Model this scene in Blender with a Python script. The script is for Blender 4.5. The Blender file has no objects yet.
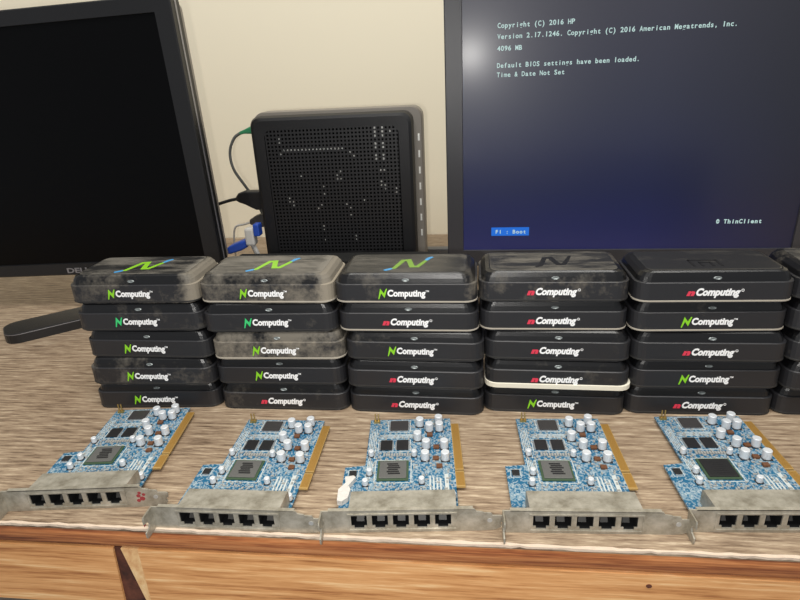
import bpy, bmesh, math, random
from mathutils import Vector, Matrix
R = math.radians
S = bpy.context.scene
C = S.collection

# ---------------------------------------------------------------- camera
MM = 0.001
CF, CP, CR, CH, CT = 577.8, R(21.664), R(-2.881), 291.5, R(7.198)
Fv = Vector((0, math.cos(CP), -math.sin(CP))); Rv = Vector((1, 0, 0)); Uv = Rv.cross(Fv)
R2 = math.cos(CR)*Rv + math.sin(CR)*Uv
U2 = -math.sin(CR)*Rv + math.cos(CR)*Uv
rz = Matrix.Rotation(CT, 3, 'Z')
Fv, R2, U2 = rz @ Fv, rz @ R2, rz @ U2
cam = bpy.data.cameras.new('camera'); camo = bpy.data.objects.new('camera', cam); C.objects.link(camo)
camo.matrix_world = Matrix(((R2.x, U2.x, -Fv.x, 0), (R2.y, U2.y, -Fv.y, 0), (R2.z, U2.z, -Fv.z, CH*MM), (0, 0, 0, 1)))
cam.sensor_width = 36; cam.lens = CF/800*36; cam.clip_start = 0.01; cam.clip_end = 50
S.camera = camo

# ---------------------------------------------------------------- world and lights
w = bpy.data.worlds.new('world'); S.world = w; w.use_nodes = True
w.node_tree.nodes['Background'].inputs[0].default_value = (0.93, 0.96, 1.0, 1)
w.node_tree.nodes['Background'].inputs[1].default_value = 0.36
def light(name, kind, loc, power, col, size=None, target=None):
    l = bpy.data.lights.new(name, kind); l.energy = power; l.color = col
    o = bpy.data.objects.new(name, l); C.objects.link(o); o.location = loc
    if kind == 'AREA':
        l.shape = 'RECTANGLE'; l.size, l.size_y = size
        o.rotation_euler = (Vector(target)-Vector(loc)).to_track_quat('-Z', 'Y').to_euler()
    else: l.shadow_soft_size = size
    return o
light('overhead_fill', 'AREA', (0.1, -0.05, 1.75), 31, (1.0, 0.97, 0.91), (1.4, 0.6), (0.0, 0.95, 0.25))  # added overhead fill light, tilted to brighten the wall
light('phone_flash', 'POINT', (-0.030, -0.004, 0.279), 4.6, (1.0, 0.97, 0.92), 0.006)

S.view_settings.view_transform = 'Standard'; S.view_settings.look = 'None'
S.view_settings.gamma = 1; S.view_settings.use_curve_mapping = False
S.view_settings.exposure = 0.0

# ---------------------------------------------------------------- materials
def lin(c):
    return tuple(((x/255)/12.92 if x/255 <= .04045 else ((x/255+.055)/1.055)**2.4) for x in c)+(1,)
def mat(name, col, rough=.5, metal=0, spec=.5, bump=None, emit=None):
    m = bpy.data.materials.new(name); m.use_nodes = True
    nt = m.node_tree; b = nt.nodes['Principled BSDF']
    b.inputs['Base Color'].default_value = lin(col); b.inputs['Roughness'].default_value = rough
    b.inputs['Metallic'].default_value = metal; b.inputs['Specular IOR Level'].default_value = spec
    if emit:
        b.inputs['Emission Color'].default_value = lin(emit[0]); b.inputs['Emission Strength'].default_value = emit[1]
    n = nt.nodes.new('ShaderNodeTexNoise'); tc = nt.nodes.new('ShaderNodeTexCoord')
    nt.links.new(tc.outputs['Object'], n.inputs['Vector']); n.inputs['Scale'].default_value = (bump or (900, .05))[0]
    n.inputs['Detail'].default_value = 3
    bp = nt.nodes.new('ShaderNodeBump'); bp.inputs['Strength'].default_value = (bump or (900, .05))[1]; bp.inputs['Distance'].default_value = .001
    nt.links.new(n.outputs['Fac'], bp.inputs['Height']); nt.links.new(bp.outputs['Normal'], b.inputs['Normal'])
    return m
def nodes(m): return m.node_tree.nodes, m.node_tree.links, m.node_tree.nodes['Principled BSDF']
def ramp(nt, stops):
    r = nt.new('ShaderNodeValToRGB'); e = r.color_ramp.elements
    e[0].position, e[0].color = stops[0]; e[1].position, e[1].color = stops[-1]
    for p, c in stops[1:-1]:
        x = e.new(p); x.color = c
    return r
def noise(nt, lk, vec, scale, detail=4, rough=.55):
    n = nt.new('ShaderNodeTexNoise'); n.inputs['Scale'].default_value = scale; n.inputs['Detail'].default_value = detail
    n.inputs['Roughness'].default_value = rough; lk.new(vec, n.inputs['Vector']); return n
def mapping(nt, lk, scale, rot=(0, 0, 0), src='Object'):
    tc = nt.new('ShaderNodeTexCoord'); mp = nt.new('ShaderNodeMapping'); mp.inputs['Scale'].default_value = scale
    mp.inputs['Rotation'].default_value = rot; lk.new(tc.outputs[src], mp.inputs['Vector']); return mp.outputs['Vector']
def mixc(nt, lk, fac, a, b, mode='MIX'):
    m = nt.new('ShaderNodeMix'); m.data_type = 'RGBA'; m.blend_type = mode
    for i, v in ((0, fac), (6, a), (7, b)):
        if hasattr(v, 'is_linked') or isinstance(v, bpy.types.NodeSocket): lk.new(v, m.inputs[i])
        else: m.inputs[i].default_value = v
    return m.outputs[2]
def math_(nt, lk, op, a, b=None, clamp=False):
    m = nt.new('ShaderNodeMath'); m.operation = op; m.use_clamp = clamp
    for i, v in ((0, a), (1, b)):
        if v is None: continue
        if isinstance(v, bpy.types.NodeSocket): lk.new(v, m.inputs[i])
        else: m.inputs[i].default_value = v
    return m.outputs[0]

def wood(name, cols, sx, sy, sz, fine, rough=.55, knots=0, seed=0):
    """streaky grain that runs along x"""
    m = mat(name, (128, 128, 128), rough); nt, lk, b = nodes(m)
    tc = nt.new('ShaderNodeTexCoord'); mp = nt.new('ShaderNodeMapping')
    mp.inputs['Scale'].default_value = (sx, sy, sz); mp.inputs['Location'].default_value = (seed, seed*.7, seed*.3)
    lk.new(tc.outputs['Object'], mp.inputs['Vector'])
    warp = noise(nt, lk, mapping(nt, lk, (6, 14, 14)), 1, 2)
    ad = nt.new('ShaderNodeMix'); ad.data_type = 'VECTOR'; ad.inputs[0].default_value = .12
    lk.new(mp.outputs['Vector'], ad.inputs[4]); lk.new(warp.outputs['Color'], ad.inputs[5])
    va = nt.new('ShaderNodeVectorMath'); va.operation = 'MULTIPLY_ADD'; lk.new(warp.outputs['Color'], va.inputs[0])
    va.inputs[1].default_value = (knots, knots, knots); lk.new(mp.outputs['Vector'], va.inputs[2])
    n1 = noise(nt, lk, va.outputs[0], 1, 5, .62)
    n2 = noise(nt, lk, mapping(nt, lk, (sx*fine, sy*fine, sz*fine)), 1, 3, .7)
    f = math_(nt, lk, 'ADD', math_(nt, lk, 'MULTIPLY', n1.outputs['Fac'], .68), math_(nt, lk, 'MULTIPLY', n2.outputs['Fac'], .32))
    n3 = noise(nt, lk, mapping(nt, lk, (3, 5, 5)), 1, 2)
    f = math_(nt, lk, 'ADD', f, math_(nt, lk, 'MULTIPLY', math_(nt, lk, 'SUBTRACT', n3.outputs['Fac'], .5), .22))
    k = len(cols); r = ramp(nt, [(.36+.28*i/(k-1), lin(c)) for i, c in enumerate(cols)])
    lk.new(f, r.inputs['Fac']); lk.new(r.outputs['Color'], b.inputs['Base Color'])
    for n in nt:
        if n.type == 'BUMP': lk.new(f, n.inputs['Height']); n.inputs['Strength'].default_value = .25
    return m

M = {}
M['desk'] = wood('desk_laminate', [(92, 74, 58), (132, 111, 90), (156, 135, 112), (176, 155, 130), (208, 190, 164)], 28, 320, 60, 3.4, .5)
M['edge'] = wood('desk_edge_wood', [(104, 54, 28), (152, 86, 48), (190, 120, 70), (212, 144, 92)], 9, 60, 200, 3.0, .5, .6, 3)
M['plank'] = wood('apron_wood', [(160, 100, 54), (206, 146, 90), (228, 170, 112), (246, 204, 150)], 9, 60, 210, 3.2, .55, .9, 9)
M['chip_edge'] = mat('chipped_laminate', (214, 194, 174), .7, bump=(300, .6))
M['bark'] = wood('dark_wedge_wood', [(48, 22, 16), (84, 44, 30), (110, 62, 44)], 60, 60, 60, 2, .8, 0, 5)
M['sapwood'] = wood('pale_sapwood', [(206, 150, 100), (230, 188, 134), (240, 208, 160)], 90, 60, 60, 2, .7, 0, 7)
M['wall'] = mat('cream_wall_paint', (241, 232, 209), .85, spec=.2, bump=(60, .08))
M['floor'] = mat('grey_floor', (168, 165, 160), .6)
M['case_black'] = mat('case_black', (27, 27, 29), .38, bump=(1500, .12))
M['bezel'] = mat('bezel_black', (20, 20, 22), .4, bump=(2500, .15))
M['bezel_gloss'] = mat('bezel_grey', (58, 58, 62), .34, bump=(2500, .1))
M['panel_off'] = mat('screen_off', (4, 4, 5), .3, spec=.12)
M['shell_grey'] = mat('rear_shell_grey', (128, 122, 114), .45)
M['silver'] = mat('silver_trim', (150, 150, 156), .3, .6)
M['white_text'] = mat('white_print', (250, 250, 250), .5)
M['green_print'] = mat('green_print', (142, 214, 40), .45)
M['teal_print'] = mat('teal_green_print', (60, 205, 120), .45)
M['red_print'] = mat('red_print', (226, 60, 84), .45)
M['blue_print'] = mat('blue_print', (70, 150, 205), .45)
M['green_logo'] = mat('green_lid_print', (136, 196, 44), .4)
M['olive_logo'] = mat('faded_green_lid_print', (116, 156, 58), .45)
M['dark_logo'] = mat('dark_lid_print', (26, 26, 28), .35)
M['lip_dark'] = mat('seam_dark', (44, 43, 42), .5)
M['lip_pale'] = mat('seam_pale', (176, 168, 154), .6)
M['lip_white'] = mat('seam_white', (236, 230, 212), .6)
M['led'] = mat('power_button_metal', (128, 134, 134), .35, .4)
M['rubber'] = mat('rubber_foot', (16, 16, 16), .8)
M['cap_can'] = mat('capacitor_aluminium', (226, 230, 234), .4, .25)
M['cap_base'] = mat('capacitor_base', (40, 40, 44), .6)
M['chip'] = mat('chip_epoxy', (58, 56, 56), .45)
M['chip_dark'] = mat('chip_epoxy_dark', (34, 34, 36), .4)
M['chip_lid'] = mat('chip_lid_grey', (112, 112, 110), .35, .3)
M['chip_green'] = mat('chip_substrate', (62, 84, 60), .5)
M['pin_silver'] = mat('pin_silver', (190, 192, 192), .35, .5)
M['pin_gold'] = mat('pin_brass', (190, 160, 96), .35, .7)
M['gold'] = mat('edge_contacts', (168, 128, 62), .42, .35)
M['resin_edge'] = mat('bare_resin', (176, 144, 86), .6)
M['bracket'] = mat('bracket_steel', (176, 172, 162), .42, .55, bump=(220, .25))
M['port_shell'] = mat('port_shell_steel', (158, 154, 144), .45, .45, bump=(160, .25))
for k_, sc_ in (('bracket', 70), ('port_shell', 60)):
    nt, lk, b = nodes(M[k_]); n1 = noise(nt, lk, mapping(nt, lk, (1, 1, 1)), sc_, 6, .7)
    r = ramp(nt, [(.32, lin((140, 134, 120))), (.5, lin((174, 169, 156))), (.68, lin((198, 193, 181)))])
    lk.new(n1.outputs['Fac'], r.inputs['Fac']); lk.new(r.outputs['Color'], b.inputs['Base Color'])
M['port_in'] = mat('port_plastic', (16, 16, 18), .6)
M['port_tongue'] = mat('port_tongue_plastic', (70, 68, 66), .5)
M['brown'] = mat('inductor_brown', (104, 66, 40), .6)
M['smd'] = mat('small_component_grey', (170, 170, 166), .5, .2)
M['silk'] = mat('silkscreen_print', (198, 204, 202), .5)
M['sticker'] = mat('crumpled_tape', (214, 210, 204), .5, bump=(300, .8))
M['rust'] = mat('red_varnish', (150, 52, 58), .6)
M['cable_grey'] = mat('cable_grey', (92, 94, 92), .5)
M['cable_black'] = mat('cable_black', (22, 22, 24), .5)
M['trunk'] = mat('trunking_grey', (112, 114, 118), .5)
M['plug_green'] = mat('plug_green', (52, 132, 92), .45)
M['plug_grey'] = mat('plug_dark_grey', (70, 68, 68), .5)
M['plug_blue'] = mat('plug_blue', (36, 76, 176), .45)
M['plug_white'] = mat('plug_white', (206, 204, 200), .5)
M['mesh_black'] = mat('mesh_black', (29, 29, 31), .42)
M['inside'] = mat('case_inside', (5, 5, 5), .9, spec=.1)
M['bright_metal'] = mat('inner_bright_metal', (236, 236, 230), .35, .2)
M['glyph'] = mat('screen_text', (20, 24, 24), .5, emit=((196, 226, 222), .85))
M['glyph_box'] = mat('screen_button', (10, 40, 90), .5, emit=((20, 108, 214), .85))

# board: blue solder mask crowded with pale tracks and silkscreen
m = mat('circuit_board', (30, 100, 140), .38); nt, lk, b = nodes(m)
v = mapping(nt, lk, (1, 1, 1))
vo = nt.new('ShaderNodeTexVoronoi'); vo.distance = 'CHEBYCHEV'; vo.inputs['Scale'].default_value = 520; lk.new(v, vo.inputs['Vector'])
vo2 = nt.new('ShaderNodeTexVoronoi'); vo2.distance = 'MANHATTAN'; vo2.feature = 'F1'; vo2.inputs['Scale'].default_value = 900; lk.new(v, vo2.inputs['Vector'])
n1 = noise(nt, lk, v, 55, 2)
sep = nt.new('ShaderNodeSeparateColor'); lk.new(vo.outputs['Color'], sep.inputs[0])
sep2 = nt.new('ShaderNodeSeparateColor'); lk.new(vo2.outputs['Color'], sep2.inputs[0])
k1 = math_(nt, lk, 'GREATER_THAN', math_(nt, lk, 'ADD', sep.outputs[0], math_(nt, lk, 'MULTIPLY', math_(nt, lk, 'SUBTRACT', n1.outputs['Fac'], .5), 1.8)), .72)
k2 = math_(nt, lk, 'GREATER_THAN', sep2.outputs[1], .72)
c1 = mixc(nt, lk, n1.outputs['Fac'], lin((16, 82, 118)), lin((34, 112, 150)))
c2 = mixc(nt, lk, math_(nt, lk, 'MULTIPLY', k1, .55), c1, lin((160, 178, 184)))
c3 = mixc(nt, lk, math_(nt, lk, 'MULTIPLY', k2, .5), c2, lin((196, 204, 204)))
lk.new(c3, b.inputs['Base Color']); M['board'] = m

def dusty(name, base, rough, dustcol, scale=38, streak=(1, 1, 1)):
    """black plastic with a dust coat; amount = object colour red, pattern offset = green"""
    m = mat(name, base, rough, bump=(1800, .1)); nt, lk, b = nodes(m)
    oi = nt.new('ShaderNodeObjectInfo'); sp = nt.new('ShaderNodeSeparateColor'); lk.new(oi.outputs['Color'], sp.inputs[0])
    v = mapping(nt, lk, streak); off = nt.new('ShaderNodeVectorMath'); off.operation = 'ADD'; lk.new(v, off.inputs[0])
    cb = nt.new('ShaderNodeCombineXYZ'); lk.new(math_(nt, lk, 'MULTIPLY', sp.outputs[1], 37.), cb.inputs[0]); lk.new(math_(nt, lk, 'MULTIPLY', sp.outputs[1], 11.), cb.inputs[2])
    lk.new(cb.outputs[0], off.inputs[1])
    n1 = noise(nt, lk, off.outputs[0], scale, 6, .65); n2 = noise(nt, lk, off.outputs[0], scale*9, 3, .7)
    f = math_(nt, lk, 'ADD', n1.outputs['Fac'], math_(nt, lk, 'MULTIPLY', n2.outputs['Fac'], .28))
    sx = nt.new('ShaderNodeSeparateXYZ'); tc2 = nt.new('ShaderNodeTexCoord'); lk.new(tc2.outputs['Object'], sx.inputs[0])
    ed = math_(nt, lk, 'MULTIPLY', math_(nt, lk, 'SUBTRACT', math_(nt, lk, 'ADD', sx.outputs[0], math_(nt, lk, 'MULTIPLY', sp.outputs[1], .002)), .046), 75., True)
    f = math_(nt, lk, 'ADD', f, math_(nt, lk, 'MULTIPLY', math_(nt, lk, 'MULTIPLY', ed, sp.outputs[2]), .32))
    f = math_(nt, lk, 'ADD', f, math_(nt, lk, 'MULTIPLY', sp.outputs[0], .5))
    f = math_(nt, lk, 'MULTIPLY', math_(nt, lk, 'SUBTRACT', f, .84), 4.5, True)
    f = math_(nt, lk, 'MULTIPLY', f, math_(nt, lk, 'ADD', math_(nt, lk, 'MULTIPLY', math_(nt, lk, 'ADD', sp.outputs[0], math_(nt, lk, 'MULTIPLY', math_(nt, lk, 'MULTIPLY', ed, sp.outputs[2]), .5)), .95), .08, True))
    lk.new(mixc(nt, lk, f, lin(base), lin(dustcol)), b.inputs['Base Color'])
    r = nt.new('ShaderNodeMapRange'); lk.new(f, r.inputs[0]); r.inputs[3].default_value = rough; r.inputs[4].default_value = .85
    lk.new(r.outputs[0], b.inputs['Roughness']); return m
M['shell'] = dusty('terminal_shell', (38, 38, 41), .42, (146, 137, 122), 34)
M['lid'] = dusty('terminal_lid', (40, 40, 41), .3, (122, 117, 108), 30, (.6, 2.6, 1))
M['shoulder'] = dusty('terminal_shoulder', (17, 17, 19), .3, (128, 121, 109), 34)
M['patch'] = dusty('dust_film', (38, 38, 41), .5, (178, 166, 146), 60)

# lit screen: navy emission, grey reflected haze painted in towards the top, dimmed to the right
m = mat('screen_lit', (6, 6, 8), .4, spec=.6, bump=(3000, .02)); nt, lk, b = nodes(m)
b.inputs['Coat Weight'].default_value = .35; b.inputs['Coat Roughness'].default_value = .2
tc = nt.new('ShaderNodeTexCoord'); sx = nt.new('ShaderNodeSeparateXYZ'); lk.new(tc.outputs['Generated'], sx.inputs[0])
r = ramp(nt, [(0, lin((30, 38, 100))), (.25, lin((34, 42, 84))), (.6, lin((50, 54, 78))), (1, lin((66, 66, 80)))])
lk.new(sx.outputs[2], r.inputs['Fac'])
r2 = ramp(nt, [(0, (1, 1, 1, 1)), (.55, (.9, .9, .9, 1)), (1, (.3, .3, .3, 1))]); lk.new(sx.outputs[0], r2.inputs['Fac'])
lk.new(mixc(nt, lk, 1.0, r.outputs['Color'], r2.outputs['Color'], 'MULTIPLY'), b.inputs['Emission Color'])
b.inputs['Emission Strength'].default_value = .62; M['screen_on'] = m

# ---------------------------------------------------------------- mesh builder (millimetres)
class MB:
    def __init__(s): s.v = []; s.f = []; s.sm = []
    def add(s, vs, fs, smooth=False):
        o = len(s.v); s.v += [tuple(p) for p in vs]; s.f += [tuple(i+o for i in f) for f in fs]; s.sm += [smooth]*len(fs); return s
    def box(s, x0, x1, y0, y1, z0, z1, bev=0):
        if bev > 0:
            bm = bmesh.new(); bmesh.ops.create_cube(bm, size=1)
            for v in bm.verts: v.co = Vector((x0+(v.co.x+.5)*(x1-x0), y0+(v.co.y+.5)*(y1-y0), z0+(v.co.z+.5)*(z1-z0)))
            bmesh.ops.bevel(bm, geom=bm.edges[:], offset=bev, segments=2, affect='EDGES', profile=.6)
            bm.verts.index_update(); s.add([v.co for v in bm.verts], [[v.index for v in f.verts] for f in bm.faces]); bm.free(); return s
        return s.add([(x, y, z) for x in (x0, x1) for y in (y0, y1) for z in (z0, z1)],
                     [(0, 1, 3, 2), (4, 6, 7, 5), (0, 4, 5, 1), (2, 3, 7, 6), (0, 2, 6, 4), (1, 5, 7, 3)])
    def loft(s, rings, cap0=True, cap1=True, smooth=False):
        n = len(rings[0]); vs = [p for r in rings for p in r]; fs = []
        for k in range(len(rings)-1):
            for i in range(n): j = (i+1) % n; fs.append((k*n+i, k*n+j, (k+1)*n+j, (k+1)*n+i))
        s.add(vs, fs, smooth)
        if cap0: s.add(rings[0], [tuple(reversed(range(n)))])
        if cap1: s.add(rings[-1], [tuple(range(n))])
        return s
    def cyl(s, cx, cy, z0, z1, r, n=16, r1=None, bev=0):
        def ring(r, z): return [(cx+r*math.cos(2*math.pi*i/n), cy+r*math.sin(2*math.pi*i/n), z) for i in range(n)]
        rr = r if r1 is None else r1
        rs = [ring(r, z0), ring(rr, z1-bev)]+([ring(rr-bev, z1)] if bev else [])
        return s.loft(rs, smooth=False)
    def cyl_y(s, cx, cz, y0, y1, r, n=16, sx=1.):
        return s.loft([[(cx+sx*r*math.cos(2*math.pi*i/n), y, cz+r*math.sin(2*math.pi*i/n)) for i in range(n)] for y in (y1, y0)])
    def tube(s, pts, r, n=8):
        P = [Vector(p) for p in pts]; Q = []
        for i in range(len(P)-1):          # catmull-rom
            a, b_, c, d = P[max(i-1, 0)], P[i], P[i+1], P[min(i+2, len(P)-1)]
            for k in range(6):
                t = k/6; Q.append(.5*((2*b_)+(c-a)*t+(2*a-5*b_+4*c-d)*t*t+(-a+3*b_-3*c+d)*t**3))
        Q.append(P[-1]); rings = []
        rad = r if isinstance(r, (list, tuple)) else [r]*len(P)
        for i, q in enumerate(Q):
            t = (Q[min(i+1, len(Q)-1)]-Q[max(i-1, 0)]).normalized()
            up = Vector((0, 0, 1)) if abs(t.z) < .9 else Vector((0, 1, 0))
            u = t.cross(up).normalized(); w_ = u.cross(t); k = i/6; a = int(k); rr = rad[a]+(rad[min(a+1, len(rad)-1)]-rad[a])*(k-a)
            rings.append([q+rr*(u*math.cos(2*math.pi*j/n)+w_*math.sin(2*math.pi*j/n)) for j in range(n)])
        return s.loft(rings, smooth=True)
    def prism(s, poly, z0, z1, axis='z'):
        f = {'z': lambda a, b, c: (a, b, c), 'y': lambda a, b, c: (a, c, b), 'x': lambda a, b, c: (c, a, b)}[axis]
        return s.loft([[f(a, b, z0) for a, b in poly], [f(a, b, z1) for a, b in poly]])
    def build(s, name, m, parent=None, scale=MM):
        me = bpy.data.meshes.new(name); me.from_pydata([(x*scale, y*scale, z*scale) for x, y, z in s.v], [], s.f)
        me.materials.append(m); me.polygons.foreach_set('use_smooth', s.sm)
        bm = bmesh.new(); bm.from_mesh(me); bmesh.ops.recalc_face_normals(bm, faces=bm.faces[:]); bm.to_mesh(me); bm.free()
        o = bpy.data.objects.new(name, me); C.objects.link(o)
        if parent: o.parent = parent
        return o
def thing(name, label, cat, loc=(0, 0, 0), rot=0, group=None):
    o = bpy.data.objects.new(name, None); o.empty_display_size = .01; C.objects.link(o)
    o.location = (loc[0]*MM, loc[1]*MM, loc[2]*MM); o.rotation_euler = (0, 0, R(rot)); tag(o, label, cat, group); return o
def tag(o, label, cat, group=None):
    o['label'] = label; o['category'] = cat
    if group: o['group'] = group
    return o
def struct(o): o['kind'] = 'structure'; return o
def rrect(x0, x1, y0, y1, r, n=5):
    P = []
    for cx, cy, a0 in ((x1-r, y1-r, 0), (x0+r, y1-r, 90), (x0+r, y0+r, 180), (x1-r, y0+r, 270)):
        for k in range(n+1): a = R(a0+90*k/n); P.append((cx+r*math.cos(a), cy+r*math.sin(a)))
    return P
_glyph = {}
def text_geo(txt, bold):
    if (txt, bold) not in _glyph:
        cu = bpy.data.curves.new('t', 'FONT'); cu.body = txt; cu.size = 1; cu.offset = bold; cu.resolution_u = 3; cu.extrude = .012
        o = bpy.data.objects.new('t', cu); C.objects.link(o); bpy.context.view_layer.update()
        me = bpy.data.meshes.new_from_object(o.evaluated_get(bpy.context.evaluated_depsgraph_get()))
        vs = [v.co.copy() for v in me.vertices]; fs = [tuple(p.vertices) for p in me.polygons]
        bpy.data.objects.remove(o); bpy.data.curves.remove(cu); bpy.data.meshes.remove(me)
        _glyph[(txt, bold)] = (vs, fs)
    return _glyph[(txt, bold)]
def put_text(mb, txt, x, y, z, size, bold=0, wide=None, shear=0, mono=None, lift=.2):
    """text in the xz plane facing -y, baseline z, left x; wide = total width wanted"""
    if mono:
        for i, ch in enumerate(txt):
            if ch != ' ':
                vs, fs = text_geo(ch, bold); xs = [p.x for p in vs]; cw = max(xs)-min(xs); mid = (max(xs)+min(xs))/2
                kx = min(1, mono*.86/(size*cw)) if cw else 1
                mb.add([(x+mono*(i+.5)+(p.x-mid)*size*kx, y-lift-p.z*size, z+p.y*size) for p in vs], fs)
        return
    vs, fs = text_geo(txt, bold); xs = [p.x for p in vs]; k = 1 if wide is None else wide/((max(xs)-min(xs))*size)
    mb.add([(x+(p.x-min(xs))*size*k+shear*p.y*size, y-lift-p.z*size, z+p.y*size) for p in vs], fs)
def ribbon(pts, wd, plane, h, dh):
    """a mitred band through 2D pts; wd = list of half widths; returns lofted solid ring list"""
    L, Rr = [], []
    for i, (x, y) in enumerate(pts):
        a = Vector(pts[max(i-1, 0)]); b_ = Vector(pts[min(i+1, len(pts)-1)]); p = Vector((x, y))
        d1 = (p-a).normalized() if i else (b_-p).normalized(); d2 = (b_-p).normalized() if i < len(pts)-1 else d1
        n1 = Vector((-d1.y, d1.x)); n2 = Vector((-d2.y, d2.x)); mt = (n1+n2).normalized(); k = wd[i]/max(.45, mt.dot(n1))
        L.append(p+mt*k); Rr.append(p-mt*k)
    mb = MB()
    for i in range(len(pts)-1):
        q = [L[i], L[i+1], Rr[i+1], Rr[i]]
        f = (lambda p, c: (p.x, c, p.y)) if plane == 'xz' else (lambda p, c: (p.x, p.y, c))
        mb.loft([[f(p, h) for p in q], [f(p, h+dh) for p in q]])
    return mb

# ---------------------------------------------------------------- setting
EY = 297.; TB = 1062.
struct(MB().box(-2200, 2200, TB+2, TB+120, -760, 2100).build('wall_back', M['wall']))
struct(MB().box(-2200, 2200, -900, TB+120, -780, -760).build('floor', M['floor']))

# ---------------------------------------------------------------- desk
desk = thing('wooden_desk', 'long wooden desk with grey-brown grained top and orange wood front edge', 'desk', (0, EY, -750))
dz = 750
def dpart(mb, name, mt, par=desk):
    mb.v = [(x, y-EY, z+dz) for x, y, z in mb.v]; return mb.build(name, mt, par)
dpart(MB().box(-1500, 1500, EY, TB, -4, 0), 'tabletop', M['desk'])
random.seed(4)
mb = MB(); x = -1500                                    # chipped pale laminate lip along the front
top, bot = [], []
while x <= 1500:
    e = random.uniform(-1.4, 1.0)
    top.append((x, EY-1.0+e*.5)); bot.append(x); x += random.uniform(3, 9)
n = len(top)
vs = [(a, b_, .15) for a, b_ in top]+[(a, EY+.9+random.uniform(-.5,.8), .15) for a, _ in top]+[(a, b_, -1.3-random.uniform(0, .9)) for a, b_ in top]
fs = [(i, i+1, n+i+1, n+i) for i in range(n-1)]+[(i, 2*n+i, 2*n+i+1, i+1) for i in range(n-1)]
mb.add(vs, fs)
dpart(mb, 'chipped_edge', M['chip_edge'])['label'] = 'chipped pale laminate edge'
mb = MB(); mb.prism([(EY, -4), (EY-.4, -8), (EY, -12), (EY+1.0, -17), (EY+3.0, -21), (EY+34, -21), (EY+34, -4)], -1500, 1500, 'x')
dpart(mb, 'edge_strip', M['edge'])
dpart(MB().box(-1500, 1500, EY+10, TB-10, -20, -4.2), 'core_board', M['edge'])
mb = MB()
mb.prism([(-1500, -79), (-261.2, -79), (-258, -22.5), (-1500, -22.5)], EY+1.8, EY+22, 'y')
dpart(mb, 'apron_plank', M['plank'])
mb = MB(); mb.prism([(-239, -79), (1500, -79), (1500, -22.5), (-238.6, -22.5)], EY+1.8, EY+22, 'y')
dpart(mb, 'apron_plank', M['plank'])
mb = MB(); mb.prism([(-261.2, -79), (-242, -79), (-252.0, -22.5), (-258, -22.5)], EY+3.6, EY+22, 'y')
dpart(mb, 'wedge_crack', M['bark'])['label'] = 'dark wedge-shaped strip'
mb = MB(); mb.prism([(-242, -79), (-239, -79), (-238.6, -22.5), (-252.0, -22.5)], EY+2.0, EY+22, 'y')
dpart(mb, 'sapwood_strip', M['sapwood'])['label'] = 'pale sapwood streak'
for px, pz in ((118, -32),):
    dpart(MB().cyl_y(px, pz, EY+1.4, EY+4, 1.6, 12, 1.2), 'nail_hole', M['bark'])
for sx in (-1, 1):
    for yy in (EY+30, TB-90):
        dpart(MB().box(sx*1400-35, sx*1400+35, yy, yy+70, -750, -20), 'leg', M['plank'])

# ---------------------------------------------------------------- small terminals
W, D, T, TH = 123., 66., 17.35, 26.3
def rings(prof):
    rs = []
    for side, front, z, back in prof:
        rs.append([(a, b_, z) for a, b_ in rrect(-W/2+side, W/2-side, front, D-back, max(4., 10.5-side*.5))])
    return rs
def make_terminal():
    t = thing('terminal_box', '', 'terminal')
    MB().loft(rings([(3.0, 0, 0, 3.0), (1.0, .5, .5, 1.0), (0, 0, 1.4, 0), (0, 0, T-.5, 0), (.6, .6, T, .6), (1.7, 1.7, T+.1, 1.7)])).build('shell', M['shell'], t)
    MB().loft(rings([(1.7, 1.7, T-.5, 1.7), (1.8, 1.8, T+.2, 1.8), (3.0, 2.6, T+4, 3), (5.6, 3.6, T+7.4, 5.6), (8.8, 5.0, T+8.6, 8.8)]), False).build('shoulder', M['shoulder'], t)
    mb = MB(); o_ = rrect(-W/2+9.6, W/2-9.6, 6.2, D-9.4, 6); o2 = rrect(-W/2+10.4, W/2-10.4, 7, D-10.2, 5.4)
    mb.loft([[(a, b_, TH-1) for a, b_ in o_], [(a, b_, TH-.15) for a, b_ in o_], [(a, b_, TH+.12) for a, b_ in o2]]).build('lid', M['lid'], t)
    mb = MB(); a1 = rrect(-W/2-.25, W/2+.25, -.25, D+.25, 10.6); a0 = rrect(-W/2+.2, W/2-.2, .2, D-.2, 10.2)
    mb.loft([[(a, b_, .7) for a, b_ in a0], [(a, b_, .9) for a, b_ in a1], [(a, b_, 2.1) for a, b_ in a1], [(a, b_, 2.3) for a, b_ in a0]])
    mb.build('seam_band', M['lip_dark'], t)
    mb = MB(); n = 18
    mb.loft([[(r_*1.25*math.cos(2*math.pi*i/n)+1, 2.3+dy+.25*r_*.55*math.sin(2*math.pi*i/n), T+3.0+.5*r_*math.sin(2*math.pi*i/n)) for i in range(n)] for r_, dy in ((2.6, .9), (2.6, -.2), (2.0, -.6), (1.0, -.2))])
    mb.build('power_button', M['led'], t)
    return t
proto_parts = None
TXT = MB(); put_text(TXT, 'Computing', 0, 0, 0, 8.1, .042, 32.6, .06)
TXT2 = MB(); put_text(TXT2, 'Computing', 0, 0, 0, 8.3, .046, 33.2, .2)
def off(mb, dx, dy, dz_): mb.v = [(x+dx, y+dy, z+dz_) for x, y, z in mb.v]; return mb
off(TXT, -14.8, -.0, 6.6); off(TXT2, -15.2, 0, 6.5)
put_text(TXT, 'TM', 18.0, 0, 10.4, 2.2, .02); put_text(TXT2, '®', 19.2, 0, 9.6, 3.0, .03)
NG = ribbon([(-22.4, 4.0), (-20.4, 11.4), (-17.5, 7.2), (-15.2, 13.4)], [.4, .95, .95, .4], 'xz', -.5, .45)
NR = MB(); put_text(NR, 'n', -21.8, 0, 6.5, 6.8, .07, 5.6, .35)
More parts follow.
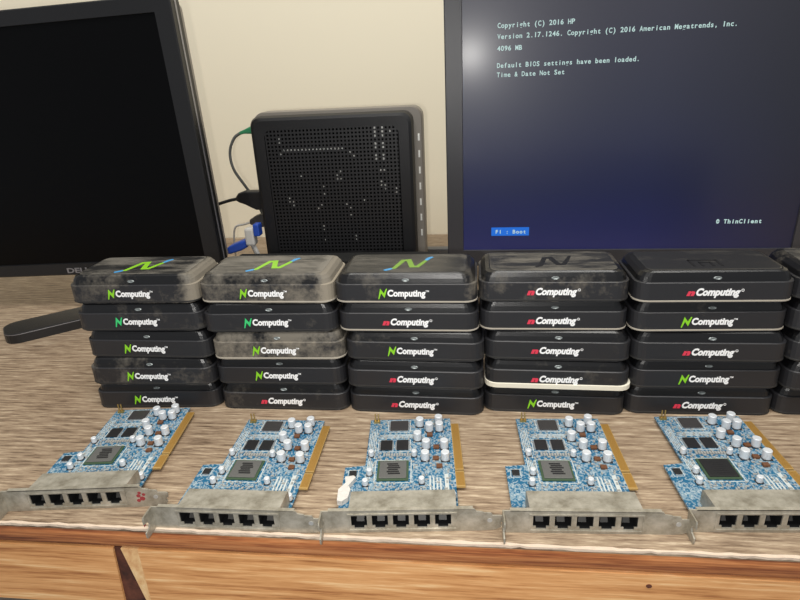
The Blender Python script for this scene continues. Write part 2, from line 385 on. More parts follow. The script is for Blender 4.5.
LOGO = ribbon([(-14, 13), (-10, 16), (-4.5, 37), (.5, 38), (5, 20), (10, 20), (14, 31), (18, 43)], [1.0, 1.9, 2.2, 2.4, 2.4, 2.0, 1.8, 1.2], 'xy', TH+.05, .22)
LB1 = ribbon([(-18, 10), (-14, 13), (-12, 15)], [1.6, 1.9, 1.5], 'xy', TH+.05, .26)
LB2 = ribbon([(16, 37), (18, 43), (21, 47)], [1.5, 2.0, 1.4], 'xy', TH+.05, .26)
SQN = MB()
for x0, x1, y0, y1 in ((-14, -12, 14, 30), (-14, 9, 28, 30), (7.5, 9.5, 14, 30), (-7, -5, 14, 24), (-7, 3, 23, 24.6), (1, 3, 14, 24)): SQN.box(x0, x1, y0, y1, TH+.05, TH+.35)

base = make_terminal()
base_parts = list(base.children)
stackname = {1: 'leftmost stack', 2: 'second stack from the left', 3: 'third stack from the left', 4: 'fourth stack from the left',
             5: 'fifth stack from the left', 6: 'cut-off stack at the right edge'}
levelname = {1: 'lowest', 2: 'second from bottom', 3: 'middle', 4: 'second from top', 5: 'topmost'}
POS = {(1, 1): (-296.6, 451.1, 2.6), (1, 2): (-296.9, 448.7, .6), (1, 3): (-296.3, 453.2, -.8), (1, 4): (-299.9, 455.3, .9), (1, 5): (-302.2, 457.5, .5),
       (2, 1): (-171.6, 451.8, .1), (2, 2): (-172.8, 452.7, .3), (2, 3): (-171.2, 451.2, .9), (2, 4): (-176.0, 453.8, 1.2), (2, 5): (-177.6, 456.7, -.8),
       (3, 1): (-47.9, 449.5, -1.8), (3, 2): (-48.1, 448.4, -1.6), (3, 3): (-47.6, 451.6, -1.8), (3, 4): (-52.0, 454.9, -.7), (3, 5): (-53.4, 455.4, -.8),
       (4, 1): (75.6, 454.3, -1.8), (4, 2): (76.5, 451.8, -1.7), (4, 3): (75.8, 454.3, -1.6), (4, 4): (72.0, 458.2, -.2), (4, 5): (70.9, 457.7, -.6),
       (5, 1): (199.6, 456.3, 0), (5, 2): (201.5, 455.4, .9), (5, 3): (199.8, 453.5, -.3), (5, 4): (197.2, 456.7, 1.2), (5, 5): (196.6, 454.8, .4),
       (6, 1): (324.4, 459, .4), (6, 2): (325.8, 452, -1.2), (6, 3): (324.6, 455, .8), (6, 4): (322.5, 457, -.6), (6, 5): (321.6, 459, -.5)}
# (lettering, dust, seam, description)
INFO = {(1, 5): ('G', .42, 'lip_dark'), (1, 4): ('T', .24, 'lip_dark'), (1, 3): ('G', .12, 'lip_dark'), (1, 2): ('G', .36, 'lip_dark'), (1, 1): ('G', .08, 'lip_dark'),
        (2, 5): ('G', .56, 'lip_pale'), (2, 4): ('T', .22, 'lip_dark'), (2, 3): ('G', .70, 'lip_pale'), (2, 2): ('G', .06, 'lip_dark'), (2, 1): ('R', .28, 'lip_dark'),
        (3, 5): ('G', .34, 'lip_pale'), (3, 4): ('R', .04, 'lip_pale'), (3, 3): ('G', .24, 'lip_dark'), (3, 2): ('R', .08, 'lip_dark'), (3, 1): ('R', .06, 'lip_dark'),
        (4, 5): ('R', .40, 'lip_dark'), (4, 4): ('R', .06, 'lip_pale'), (4, 3): ('R', .12, 'lip_dark'), (4, 2): ('R', .26, 'lip_white'), (4, 1): ('G', .05, 'lip_dark'),
        (5, 5): ('R', .15, 'lip_pale'), (5, 4): ('G', .20, 'lip_pale'), (5, 3): ('R', .10, 'lip_dark'), (5, 2): ('G', .10, 'lip_dark'), (5, 1): ('R', .05, 'lip_dark'),
        (6, 5): ('R', .40, 'lip_dark'), (6, 4): ('R', .30, 'lip_dark'), (6, 3): ('R', .35, 'lip_dark'), (6, 2): ('R', .05, 'lip_dark'), (6, 1): ('R', .05, 'lip_dark')}
DESC = {(1, 5): 'dusty black box, green and blue zigzag on its lid', (1, 4): 'black box with teal-green lettering mark', (1, 3): 'clean black box, green lettering mark',
        (1, 2): 'black box with dusty patch above the lettering', (1, 1): 'black box on the desk, green mark', (2, 5): 'grey-dusted box, bright green zigzag on lid',
        (2, 4): 'black box with teal mark', (2, 3): 'box whose front is caked in beige dust', (2, 2): 'clean black box with green mark',
        (2, 1): 'black box with red mark and pale smear', (3, 5): 'black box with faded green zigzag lid', (3, 4): 'black box with red mark, pale lower seam',
        (3, 3): 'black box with green mark and dusty smudge', (3, 2): 'black box with red mark, under the smudged one', (3, 1): 'black box with red mark on the desk',
        (4, 5): 'black box with dusty lid and dark zigzag', (4, 4): 'black box with red mark, thin pale seam', (4, 3): 'black box with red mark',
        (4, 2): 'black box with thick white lower seam', (4, 1): 'black box with green mark on the desk', (5, 5): 'glossy black box, embossed square on its lid',
        (5, 4): 'black box with green mark, dusty seam', (5, 3): 'black box with red mark', (5, 2): 'black box with green mark', (5, 1): 'black box with red mark on the desk',
        (6, 5): 'black box with dusty grey lid', (6, 4): 'dusty black box', (6, 3): 'dusty black box', (6, 2): 'plain black box', (6, 1): 'plain black box on the desk'}
mesh_cache = {}
def part_from(key, mbs, name, m, parent):
    if key not in mesh_cache:
        o = mbs.build(name, m, parent); mesh_cache[key] = o; return o
    c = mesh_cache[key].copy(); C.objects.link(c); c.parent = parent
    return c
random.seed(11)
first = True
for key in sorted(POS, key=lambda k: (k[0], k[1])):
    st, lv = key; x, y, a = POS[key]; kind, dust, lip = INFO[key]
    if first: t = base; first = False; parts = base_parts
    else:
        t = base.copy(); C.objects.link(t); parts = []
        for p in base_parts: c = p.copy(); C.objects.link(c); c.parent = t; parts.append(c)
    t.location = (x*MM, y*MM, ((lv-1)*26.5+.05)*MM); t.rotation_euler = (0, 0, R(a))
    tag(t, f'{DESC[key]}, {levelname[lv]} in the {stackname[st]}'.replace(' on the desk, lowest', ', lowest').replace('second stack from the left', 'second stack').replace('third stack from the left', 'third stack').replace('fourth stack from the left', 'fourth stack').replace('fifth stack from the left', 'fifth stack'), 'terminal', 'small black terminal boxes stacked on the desk')
    sd = random.random()
    eb = {(1, 5): .9, (2, 5): 1.0, (3, 5): .2}.get(key, 0)
    for p in parts:
        p.color = (dust, sd, eb, 1)
        if p.name.startswith('lid'):
            p.color = (min(1, dust*1.15+.1), sd, eb, 1)
            if lv < 5: p.color = (min(1, dust*.8+.1), sd, 0, 1)
        if p.name.startswith('seam_band') and lip != 'lip_dark':
            if lip == 'lip_white':
                me = bpy.data.meshes.new('seam_band')
                m2 = MB(); a1 = rrect(-W/2-.6, W/2+1.9, -1.2, D+.6, 11); a0 = rrect(-W/2+.2, W/2-.2, .2, D-.2, 7.2)
                m2.loft([[(q, b_, .1) for q, b_ in a0], [(q, b_, .2) for q, b_ in a1], [(q, b_, 4.3) for q, b_ in a1], [(q, b_, 4.6) for q, b_ in a0]])
                q = m2.build('seam_band', M[lip]); p.data = q.data; bpy.data.objects.remove(q); p['label'] = 'thick white seam band'
            else:
                p.data = p.data.copy(); p.data.materials[0] = M[lip]; p['label'] = 'pale dusty seam band'
    if st < 6:
        o = part_from('tx'+('R' if kind == 'R' else 'G'), TXT2 if kind == 'R' else TXT, 'lettering', M['white_text'], t); o['label'] = 'white front lettering'
        if kind == 'R': o = part_from('nR', NR, 'letter_mark', M['red_print'], t); o['label'] = 'red n mark'
        elif kind == 'T': o = part_from('nT', NG, 'letter_mark', M['teal_print'], t); o['label'] = 'teal-green N mark'
        else: o = part_from('nG', NG, 'letter_mark', M['green_print'], t); o['label'] = 'green N mark'
    if lv == 5:
        if st in (1, 2): LOGO.build('lid_emblem', M['green_logo'], t)['label'] = 'bright green zigzag emblem'
        if st == 3: LOGO.build('lid_emblem', M['olive_logo'], t)['label'] = 'faded green zigzag emblem'
        if st < 4:
            for lb in (LB1, LB2): lb.build('emblem_tip', M['blue_print'], t)['label'] = 'blue emblem tip'
        if st == 4: LOGO.build('lid_emblem', M['dark_logo'], t)['label'] = 'dark zigzag emblem'
        if st == 5: SQN.build('lid_emblem', M['dark_logo'], t)['label'] = 'dark embossed square emblem'

# ---------------------------------------------------------------- network cards
CARDS = {1: (-286.7, 313.2, 6.0), 2: (-164.8, 298.9, .6), 3: (-44.3, 304.4, 4.6), 4: (77.2, 309.8, 2.2), 5: (196.9, 317.7, 3.0)}
def make_card():
    t = thing('network_card', '', 'circuit card')
    brd = [(-46.5, 3), (-37.2, 3), (-37.2, 15.6), (38.8, 15.6), (38.8, 129), (-31, 129), (-31, 66), (-46.5, 64)]
    MB().prism(brd, 2.4, 4.0).build('circuit_board', M['board'], t)
    mb = MB(); mb.box(38.8, 45.6, 39.5, 57, 2.5, 3.9); mb.box(38.8, 45.6, 59, 121, 2.5, 3.9); mb.build('edge_connector', M['resin_edge'], t)
    ec = t.children[-1]
    mb = MB(); y = 41.0
    while y < 120:
        if not 55 < y < 60: mb.box(39.4, 45.2, y, y+.95, 3.9, 4.02)
        y += 1.27
    mb.build('contact_row', M['gold'], ec)
    # bracket: upright plate with five port openings and a mounting flange
    mb = MB(); th0, th1 = -.5, .5
    xs = [-34.8+14.2*i for i in range(5)]                 # left side of each opening
    mb.prism([(-54, 14.2), (54, 14.2), (54, 15.4), (49.5, 16.2), (48.2, 18.2), (-54, 18.2)], th0, th1, 'y')
    mb.box(-54, 54, th0, th1, 0, 3.4)
    edges = [-54]+sum([[a, a+10.8] for a in xs], [])+[54]
    for i in range(0, len(edges), 2): mb.box(edges[i], edges[i+1], th0, th1, 3.4, 14.2)
    for a in xs:                                         # stepped lower corners of the jack openings
        mb.box(a, a+2.0, th0, th1, 3.4, 5.4); mb.box(a+8.8, a+10.8, th0, th1, 3.4, 5.4)
    mb.prism([(54, 0), (62, .6), (66, 2.4), (66.6, 4.5), (65.6, 6), (67.6, 8), (67.6, 11.2), (66.6, 12.2), (60.5, 12.4), (59.4, 14.4), (54.6, 14.8), (54, 15.4)], th0, th1, 'y')
    mb.box(-50, 47.4, -.5, 2.4, 17.6, 18.5)                # folded top lip
    # flange, bent forward at the left end, with a screw notch
    mb.prism([(.5, 0), (-11.0, 0), (-11.8, 1.5), (-11.8, 5.2), (-7.2, 6.4), (-6.2, 9), (-7.2, 11.6), (-11.8, 12.8), (-11.8, 16.6), (-11.0, 18.2), (.5, 18.2)], -55, -54, 'x')
    br = mb.build('bracket', M['bracket'], t)
    mb = MB()
    for q in ((-37.2, 36.8, 15.0, 15.8), (-37.2, 36.8, 1.9, 2.6), (-37.2, -36.3, 2.6, 15.0), (35.9, 36.8, 2.6, 15.0)): mb.box(q[0], q[1], -1.0, -.4, q[2], q[3])
    mb.build('port_frame', M['bracket'], br)
    MB().cyl_y(58.6, 8.6, -.75, .75, 1.7, 14).build('rivet', M['pin_silver'], br)
    # port housing
    mb = MB()
    mb.prism([(.6, 2.0), (.6, 17.0), (4, 17.0), (21.8, 16.0), (23.4, 14.6), (23.4, 4.0), (3, 4.0)], -36.6, -35.6, 'x')
    mb.prism([(.6, 2.0), (.6, 17.0), (4, 17.0), (21.8, 16.0), (23.4, 14.6), (23.4, 4.0), (3, 4.0)], 35.6, 36.6, 'x')
    mb.prism([(.6, 17.0), (4, 17.05), (21.8, 16.05), (23.4, 14.6), (23.4, 4.0), (22.6, 4.0), (22.6, 14.2), (21.4, 15.2), (4, 16.2), (.6, 16.2)], -35.6, 35.6, 'x')
    mb.build('port_housing', M['port_shell'], t)
    for i, a in enumerate(xs):
        mb = MB()                                        # hollow socket: floor, roof, cheeks, back
        mb.box(a-.4, a+11.2, .6, 15, 14.2, 14.9); mb.box(a-.4, a+11.2, .6, 15, 2.8, 3.5)
        mb.box(a-.5, a, .6, 15, 3.5, 14.2); mb.box(a+10.8, a+11.3, .6, 15, 3.5, 14.2); mb.box(a, a+10.8, 14.2, 15, 3.5, 14.2)
        pt = mb.build('port', M['port_in'], t)
        mb = MB(); mb.prism([(6.2, 3.5), (8.4, 6.6), (14.2, 7.6), (14.2, 3.5)], a+2.8, a+8.0, 'x'); mb.build('tongue', M['port_tongue'], pt)
        mb = MB()
        for j in range(8): mb.box(a+1.6+j*1.02, a+2.05+j*1.02, 6.0, 13.8, 12.4, 12.8)
        mb.build('contact_pins', M['pin_gold'], pt)
    # chips
    def chip(name, x0, x1, y0, y1, h, m, legs=None):
        o = MB().box(x0, x1, y0, y1, 4.1, 4.1+h, .25).build(name, m, t)
        if legs:
            mb = MB()
            if 'x' in legs:
                y = y0+.6
                while y < y1-.6: mb.box(x0-1.2, x1+1.2, y, y+.45, 4.02, 4.5); y += 1.0
            if 'y' in legs:
                x = x0+.6
                while x < x1-.6: mb.box(x, x+.45, y0-1.2, y1+1.2, 4.02, 4.5); x += 1.0
            mb.build('chip_legs', M['pin_silver'], o)
        return o
    pr = MB().box(-21, 3.2, 46.5, 70, 4.1, 5.3, .2).build('processor_chip', M['chip_green'], t)
    ld = MB().box(-19.4, 1.6, 48.1, 68.4, 5.3, 6.1, .4).build('chip_lid', M['chip_lid'], pr)
    mb = MB()
    for k in range(6): mb.box(-12.6-(k % 2), -3.2-(k % 3)*.9, 52.2+k*2.3, 53.9+k*2.3, 6.1, 6.18)
    mb.build('chip_print', M['chip_dark'], pr)
    chip('memory_chip', -20.2, -10.6, 84.4, 97.2, 1.2, M['chip_dark'], 'x')
    chip('memory_chip', -7.0, 2.6, 84.4, 97.2, 1.2, M['chip_dark'], 'x')
    chip('flash_chip', -13.2, 2.2, 111.6, 125.4, 1.2, M['chip'], 'xy')
    chip('small_chip', -42.4, -36.8, 52.6, 58.6, 1.2, M['chip_dark'], 'y')
    for a, b_ in ((25.4, 86.7), (24.6, 72.0), (20.5, 103.7), (27.1, 62.2)): MB().box(a-2.4, a+2.4, b_-2, b_+2, 4.1, 6.2, .4).build('inductor', M['brown'], t)
    def cap(a, b_, r, h):
        o = MB().cyl(a, b_, 4.7, 4.7+h, r, 18, bev=.4).build('capacitor', M['cap_can'], t)
        MB().box(a-r-.2, a+r+.2, b_-r-.2, b_+r+.2, 4.05, 4.9, .2).build('capacitor_base', M['cap_base'], o)
    for a, b_ in ((12.2, 118.8), (20.2, 111.3), (28.5, 121.8), (28.8, 111.6), (10.2, 98.6), (17.2, 87.4), (31.9, 86.8), (16.2, 72.2), (32.0, 71.3)): cap(a, b_, 3.35, 7.2)
    for a, b_ in ((7.4, 76.9), (13.2, 44.0), (-30.1+1, 42.8), (-26.8, 54.7), (-27.0, 77.8), (35.6, 26.5)): cap(a, b_, 2.2, 4.8)
    mb = MB()
    for a in (-26.6, -24.0):
        mb.box(a-.45, a+.45, 124.6, 125.5, 4, 13)
    mb.box(-28, -22.6, 123.6, 126.6, 4.05, 6.2); mb.build('pin_header', M['pin_gold'], t)
    mb = MB()
    x = -17.5
    while x < 5.0: mb.box(x, x+1.5, 76.4, 79.6, 4.05, 5.0); x += 2.1
    mb.build('resistor_row', M['smd'], t)
    mb = MB()                                            # printed outlines and parallel tracks
    def frame_(x0, x1, y0, y1, w_=.45):
        mb.box(x0, x1, y0, y0+w_, 4, 4.06); mb.box(x0, x1, y1-w_, y1, 4, 4.06); mb.box(x0, x0+w_, y0, y1, 4, 4.06); mb.box(x1-w_, x1, y0, y1, 4, 4.06)
    frame_(-23.2, 5.4, 44.4, 72.2, .7); frame_(-22.4, 4.6, 82.6, 99.0, .6); frame_(-15.4, 4.4, 109.4, 127.6, .6); frame_(-43.6, -35.6, 50.6, 60.6)
    for k in range(5): mb.box(-30+k*1.35, -29.45+k*1.35, 82-k*2, 108+k*1.5, 4, 4.06)
    for k in range(4): mb.box(-29.5+k*1.3, -28.9+k*1.3, 46+k*2, 74-k*2, 4, 4.06)
    for k in range(4): mb.box(-20, 5+k, 101.2+k*1.5, 101.9+k*1.5, 4, 4.06)
    for k in range(3): mb.box(-27, 8, 31+k*2.0, 31.8+k*2.0, 4, 4.06)
    for k in range(4): mb.box(19+k*2.6, 20.2+k*2.6, 36, 52-k, 4, 4.06)
    mb.box(30.5, 33.5, 28, 54, 4, 4.06); mb.box(-30, 36, 25.6, 26.6, 4, 4.06)
    mb.build('silkscreen', M['silk'], t)
    # scattered tiny components
    rnd = random.Random(3); mb = MB(); used = []
    zones = [(-30, 38, 26, 128)]; blocked = [(-23, 5, 44, 72), (-22, 4, 82, 99), (-15, 4, 109, 127), (-29, -21, 122, 128), (-18, 5, 75.5, 80.5)]
    for _ in range(900):
        a, b_ = rnd.uniform(-29, 37), rnd.uniform(27, 127)
        if any(p[0] < a < p[1] and p[2] < b_ < p[3] for p in blocked): continue
        if a > 5 and rnd.random() < .55: continue
        wx, wy = rnd.choice([(1.6, .9), (.9, 1.6), (2.4, 1.3), (1.2, 2.4)])
        if any(abs(a-p)+abs(b_-q) < 3.0 for p, q in used): continue
        used.append((a, b_)); mb.box(a-wx/2, a+wx/2, b_-wy/2, b_+wy/2, 4.05, 4.75)
    o = mb.build('surface_components', M['smd'], t); o['kind'] = 'stuff'
    return t
card = make_card()
def copy_tree(o, parent=None):
    c = o.copy(); C.objects.link(c); c.parent = parent
    for ch in o.children: copy_tree(ch, c)
    return c
LAB = {1: 'blue network circuit card with red stain on its bracket, in front of the leftmost stack',
       2: 'blue network circuit card second from left, its bracket overlapping the neighbours',
       3: 'blue network circuit card in the middle with crumpled pale tape at its left corner',
       4: 'blue network circuit card in front of the stack that has a white seam',
       5: 'blue network circuit card cut off by the right edge, dark glossy processor'}
cards = {}
for k in range(1, 6):
    o = card if k == 1 else copy_tree(card); cards[k] = o
for k, o in cards.items():
    x, y, a = CARDS[k]; o.location = (x*MM, y*MM, .1*MM); o.rotation_euler = (0, 0, R(a))
    tag(o, LAB[k], 'circuit card', 'five port network cards in a row along the desk edge')
mb = MB(); ps = [(-47.5, 22), (-44, 21), (-40, 25), (-39, 34), (-41, 38), (-36.5, 47), (-38, 49), (-44.5, 48), (-43.5, 41), (-48, 34)]
mb.prism(ps, 4.2, 8.2); mb.build('tape_scrap', M['sticker'], cards[3])['label'] = 'crumpled pale tape'
mb = MB()
for a, b_, r_ in ((46, 10, 1.5), (48.5, 7.5, 1.9), (45.5, 5.8, 1.4), (50, 11, 1.2), (47, 12.6, 1.2)): mb.cyl_y(a, b_, -.62, -.5, r_, 9, 1.1)
mb.build('stain', M['rust'], cards[1])['label'] = 'red stain'
mb = MB()
for b_, c_, r_ in ((-9, 14, 1.8), (-7, 16, 1.6), (-10, 11, 1.1)):
    mb.box(-55.1, -55.0, b_-r_, b_+r_, c_-r_, c_+r_)
mb.build('stain', M['rust'], cards[2])['label'] = 'red stain'
for ch in cards[5].children:
    if ch.name.startswith('processor_chip'):
        for g in ch.children:
            if g.name.startswith('chip_lid'): g.data = g.data.copy(); g.data.materials[0] = M['chip_dark']; g['label'] = 'dark glossy processor lid'

# ---------------------------------------------------------------- black bar at the left
FOOT = Matrix.Translation((-560, 585, 0)) @ Matrix.Rotation(R(40.8), 4, 'Z')
def cut(z, i): return [tuple(FOOT @ Vector((a, b_, z))) for a, b_ in rrect(-4+i, 270-i, -4+i, 46-i, 17-i, 6)]

# ---------------------------------------------------------------- monitors
def monitor(name, label, x0, x1, z0, z1, Y, bez, screen_m, bez_side, roll=0, yaw=0, depth=58, shell=M['shell_grey'], foot=False):
    sx0, sx1, sz0, sz1 = bez
    t = thing(name, label, 'monitor', (x1, Y, 0), yaw)
    h = bpy.data.objects.new
    def T_(mb):
        c, s = math.cos(R(roll)), math.sin(R(roll)); q = []
        for x, y, z in mb.v:
            dx, dz_ = x-x1, z-z0; q.append((dx*c-dz_*s, y-Y, z0+dx*s+dz_*c))
        mb.v = q; return mb
    # bezel frame, slightly proud of the panel
    mb = MB(); out = rrect(x0, x1, z0, z1, 7); inn = rrect(sx0, sx1, sz0, sz1, 1.0); inn2 = rrect(sx0+1, sx1-1, sz0+1, sz1-1, .8)
    rings = [[(a, Y+22, b_) for a, b_ in out], [(a, Y+1.2, b_) for a, b_ in out],
             [(a, Y, b_) for a, b_ in rrect(x0+1.4, x1-1.4, z0+1.4, z1-1.4, 6)], [(a, Y+.6, b_) for a, b_ in inn], [(a, Y+4.5, b_) for a, b_ in inn2]]
    mb.loft(rings, False, False)
    T_(mb).build('bezel', bez_side, t)
    T_(MB().box(sx0, sx1, Y+3.2, Y+8, sz0, sz1)).build('screen', screen_m, t)
    T_(MB().loft([[(a, Y+22+k, b_) for a, b_ in rrect(x0+i, x1-i, z0+i, z1-i, 8)] for k, i in ((0, 1), (4, 2), (16, 5), (depth-22, 16))])).build('rear_shell', shell, t)
    mb = MB(); a1 = rrect(x0-.3, x1+.3, z0-.3, z1+.3, 7.3)
    mb.loft([[(a, Y+10, b_) for a, b_ in a1], [(a, Y+14, b_) for a, b_ in a1]], False, False); T_(mb).build('trim_line', M['silver'], t)
    if foot:
        def rel(mb): mb.v = [(x-x1, y-Y, z) for x, y, z in mb.v]; return mb
        ft = rel(MB().loft([cut(.1, 0), cut(11, 0), cut(12.3, .4), cut(12.8, 1.4)])).build('foot', M['case_black'], t)
        rel(MB().loft([cut(11.2, -.25), cut(12.0, -.25)], False, False)).build('edge_line', M['silver'], ft)['label'] = 'thin bright edge line'
        rel(MB().box(-425, -375, 742, 762, 8, 190, 3)).build('stand_neck', M['bezel'], t)
        rel(MB().box(-560, -370, Y+depth-2, Y+depth+6, 140, 200, 2)).build('mount_plate', M['bezel'], t)
    else:
        cx = (x0+x1)/2
        mb = MB().box(cx-35, cx+35, Y+depth-2, Y+depth+18, 8, z0+120, 3); mb.v = [(x-x1, y-Y, z) for x, y, z in mb.v]; mb.build('stand_neck', M['bezel'], t)
        mb = MB().loft([[(a, b_, z) for a, b_ in rrect(cx-110, cx+110, Y-10, Y+depth+75, 40)] for z in (.1, 9)]); mb.v = [(x-x1, y-Y, z) for x, y, z in mb.v]
        mb.build('stand_base', M['bezel'], t)
    return t, T_
m1, T1 = monitor('computer_monitor', 'switched-off black monitor at the left, upright behind the leftmost stack', -727, -320, 59, 383, 690,
                 (-710, -341, 75, 366), M['panel_off'], M['bezel'], roll=1.5, yaw=0, depth=50, foot=True)
mb = MB(); put_text(mb, 'DELL', -540, 690.3, 62.4, 9.5, .03, 34); T1(mb).build('maker_badge', M['silver'], m1)['label'] = 'silver maker lettering'
m2, T2 = monitor('computer_monitor', 'lit monitor showing start-up text on dark blue, behind the right-hand stacks', -27, 433, 34, 400, 760,
                 (-6, 412, 56, 379), M['screen_on'], M['bezel_gloss'], yaw=-1.4, depth=45, shell=M['bezel'])
m2.rotation_euler[0] = R(1.5)
scr = [c for c in m2.children if c.name.startswith('screen')][0]
mb = MB(); SY = 763.0; ad = 4.26
rows = [('Copyright (C) 2016 HP', 335.5), ('Version 2.17.1246. Copyright (C) 2016 American Megatrends, Inc.', 323.5), ('4096 MB', 310.5),
        ('Default BIOS settings have been loaded.', 291.5), ('Time & Date Not Set', 281.0)]
rows.append(('© ThinClient', 93))
for s_, z in rows:
    mb = MB()
    if 'Thin' in s_: put_text(mb, s_, 316, SY, z-3, 7.6, .03, mono=4.6)
    else: put_text(mb, s_, 36, SY, z-3, 7.6, .02, mono=ad)
    T2(mb).build('text_line', M['glyph'], scr)
mb = MB().box(32, 82, SY-.25, SY+.1, 76.5, 88); T2(mb).build('screen_button', M['glyph_box'], scr)['label'] = 'bright blue on-screen button'
mb = MB(); put_text(mb, 'F1 : Boot', 37, SY-.3, 79.6, 7.2, .02, mono=4.6); T2(mb).build('button_text', M['glyph'], scr)

# ---------------------------------------------------------------- small computer with mesh side
pc = thing('mini_computer', 'black mini computer standing upright with a perforated mesh side panel', 'computer', (-188, 820, 0))
def P_(mb): mb.v = [(x+188, y-820, z) for x, y, z in mb.v]; return mb
X0, X1, Z0, Z1 = -306, -74, 10, 240
MX0, MX1, MZ0, MZ1 = -285, -95, 30, 221
mb = MB(); n_ = 6
rings = [[(a, 838, b_) for a, b_ in rrect(X0, X1, Z0, Z1, 14, n_)], [(a, 826, b_) for a, b_ in rrect(X0, X1, Z0, Z1, 14, n_)],
         [(a, 821.5, b_) for a, b_ in rrect(X0+2, X1-2, Z0+2, Z1-2, 13, n_)], [(a, 820, b_) for a, b_ in rrect(X0+6, X1-6, Z0+6, Z1-6, 12, n_)],
         [(a, 820.6, b_) for a, b_ in rrect(MX0-1, MX1+1, MZ0-1, MZ1+1, 12, n_)], [(a, 826, b_) for a, b_ in rrect(MX0, MX1, MZ0, MZ1, 11, n_)]]
mb.loft(rings, False, False); P_(mb).build('front_frame', M['case_black'], pc)
mb = MB(); pit = 5.3; x = MX0
while x < MX1: mb.box(x, x+2.4, 820.9, 821.9, MZ0, MZ1); x += pit
z = MZ0
while z < MZ1: mb.box(MX0, MX1, 820.85, 821.85, z, z+2.4); z += pit
P_(mb).build('mesh_panel', M['mesh_black'], pc)
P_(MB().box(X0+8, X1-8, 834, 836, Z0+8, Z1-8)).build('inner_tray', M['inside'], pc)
mb = MB()
def dot(a, b_, q=1.0):
    ca = MX0+2.4+1.45+round((a-MX0-3.85)/pit)*pit; cb = MZ0+3.85+round((b_-MZ0-3.85)/pit)*pit
    mb.box(ca-1.3*q, ca+1.3*q, 823, 825, cb-1.45*q, cb+1.45*q)
for k in range(17): dot(-258+k*pit, 195, .8)
for a in (-128, -117):
    for k in range(9):
        if k not in (3, 6): dot(a, 219-k*pit)
for a, b_ in ((-107, 214), (-265, 210), (-265, 204), (-264, 186), (-166, 187), (-161, 180), (-182, 162), (-187, 157), (-187, 151), (-182, 151), (-117, 163), (-122, 163), (-122, 147), (-117, 141), (-122, 141), (-117, 135),
              (-101, 133), (-101, 127), (-262, 126), (-262, 116), (-257, 121), (-257, 111), (-214, 112), (-219, 106), (-214, 84), (-214, 78), (-214, 62), (-176, 112), (-171, 106), (-171, 100), (-166, 68), (-166, 62), (-208, 128), (-208, 140), (-240, 155), (-150, 120)):
    dot(a, b_, .75)
P_(mb).build('inner_fittings', M['bright_metal'], pc)['kind'] = 'stuff'
mb = MB().loft([[(a, y, b_) for a, b_ in rrect(X0+2-i, X1+12-2*i, Z0+3, Z1+5-i, 15, n_)] for y, i in ((838, 1), (840, 0), (868, 0), (872, 3))])
P_(mb).build('rear_shell', M['shell_grey'], pc)
mb = MB()
for k in range(7): mb.box(X1+5, X1+7.6, 837.6, 838.6, 60+k*23, 70+k*23, .4)
P_(mb).build('side_slots', M['bright_metal'], pc)['label'] = 'bright vent slots on the grey side'
P_(MB().box(-230, -146, 815, 880, .1, 10, 2)).build('stand_foot', M['rubber'], pc)

# long black bar behind the stacks, at the foot of the computer
o = MB().box(-330, -40, 744, 782, .1, 53, 3).build('black_bar', M['rubber'])
tag(o, 'long black bar lying between the stacks and the mesh-sided computer', 'power strip')

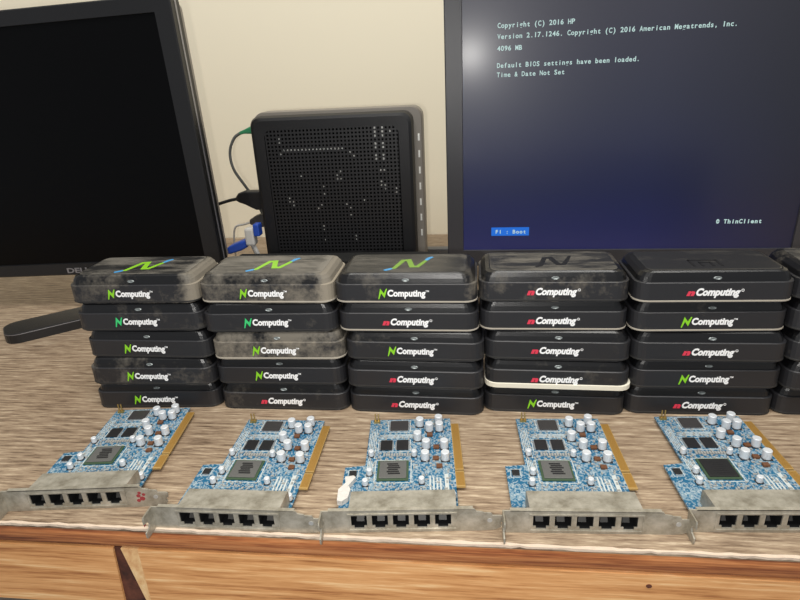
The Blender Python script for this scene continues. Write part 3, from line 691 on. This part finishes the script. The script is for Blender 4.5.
# cables and plugs left of the computer
def cable(name, label, cat, pts, r, m, plug=None):
    t = thing(name, label, cat, pts[0])
    o0 = Vector(pts[0]); mb = MB(); mb.tube([Vector(p)-o0 for p in pts], r); mb.build('cord', m, t)
    if plug:
        mb, mm = plug; mb.v = [tuple(Vector(v)-o0) for v in mb.v]; mb.build('plug', mm, t)
    return t
pl = MB().loft([[(x, y, z) for y, z in rrect(845-h_, 845+h_, zc-h2, zc+h2, min(h_, h2)*.5, 3)] for x, zc, h_, h2 in ((-300, 222, 6, 6), (-311, 221, 6, 5.5), (-322, 219, 3.4, 3), (-330, 217, 2.2, 2.2))])
cable('network_cable', 'grey cable with green plug looping down beside the mesh-sided computer', 'cable',
      [(-328, 845, 217.5), (-340, 845, 210), (-350, 846, 190), (-349, 848, 165), (-338, 856, 138), (-328, 866, 112), (-320, 872, 80), (-318, 876, 45), (-322, 890, 12), (-330, 940, 4)], 2.2, M['cable_grey'], (pl, M['plug_green']))
pl = MB().loft([[(x, y, z) for y, z in rrect(838-h_, 838+h_, zc-h2, zc+h2, 2.5, 3)] for x, zc, h_, h2 in ((-305, 120, 9, 14), (-316, 120, 9, 14), (-324, 122, 9, 12), (-332, 124, 8, 10), (-342, 124, 6, 7), (-348, 122, 2.6, 2.6))])
cable('display_cable', 'thick black plug and cable pushed into the mesh-sided computer', 'cable',
      [(-346, 838, 122), (-362, 838, 119), (-385, 835, 112), (-420, 830, 95), (-450, 840, 50), (-450, 880, 6)], 2.4, M['cable_black'], (pl, M['cable_black']))
pl = MB().loft([[(x, y, z) for y, z in rrect(846-h_, 846+h_, zc-h2, zc+h2, 3, 3)] for x, zc, h_, h2 in ((-301, 86, 8, 9), (-314, 87, 9, 10), (-324, 86, 7, 8), (-334, 84, 3, 4))])
cable('grey_cable', 'dark grey plug with pale lead below the thick black plug', 'cable',
      [(-332, 846, 84), (-345, 848, 80), (-362, 850, 74), (-372, 860, 40), (-380, 880, 4)], 1.6, M['plug_white'], (pl, M['plug_grey']))
t = thing('video_connector', 'blue and white screw connector at the foot of the mesh-sided computer', 'connector', (-325, 800, -5))
mb = MB().loft([[(x, y, z) for y, z in rrect(-10, 10, zc-h2, zc+h2, 3, 3)] for x, zc, h2 in ((-32, 58, 4), (-26, 60, 6), (-8, 66, 7), (0, 69, 6))]); mb.build('connector_body', M['plug_blue'], t)
MB().box(0, 14, -8, 8, 66, 92, 3).build('strain_relief', M['plug_white'], t)
MB().box(14, 23, -8, 8, 80, 98, 2).build('connector_cap', M['plug_blue'], t)
MB().tube([(6, 0, 70), (12, 2, 50), (14, 8, 25), (10, 20, 4)], 4).build('cord', M['plug_white'], t)
t = thing('cable_trunking', 'low grey strip lying on the desk behind, between the computer and the lit monitor', 'cable strip', (20, 935, 0))
MB().box(-150, 150, -9, 9, .1, 12, 2).build('cover', M['trunk'], t)
MB().box(-150, 150, -10.5, 10.5, .05, 2.5, .5).build('base_rail', M['cable_black'], t)
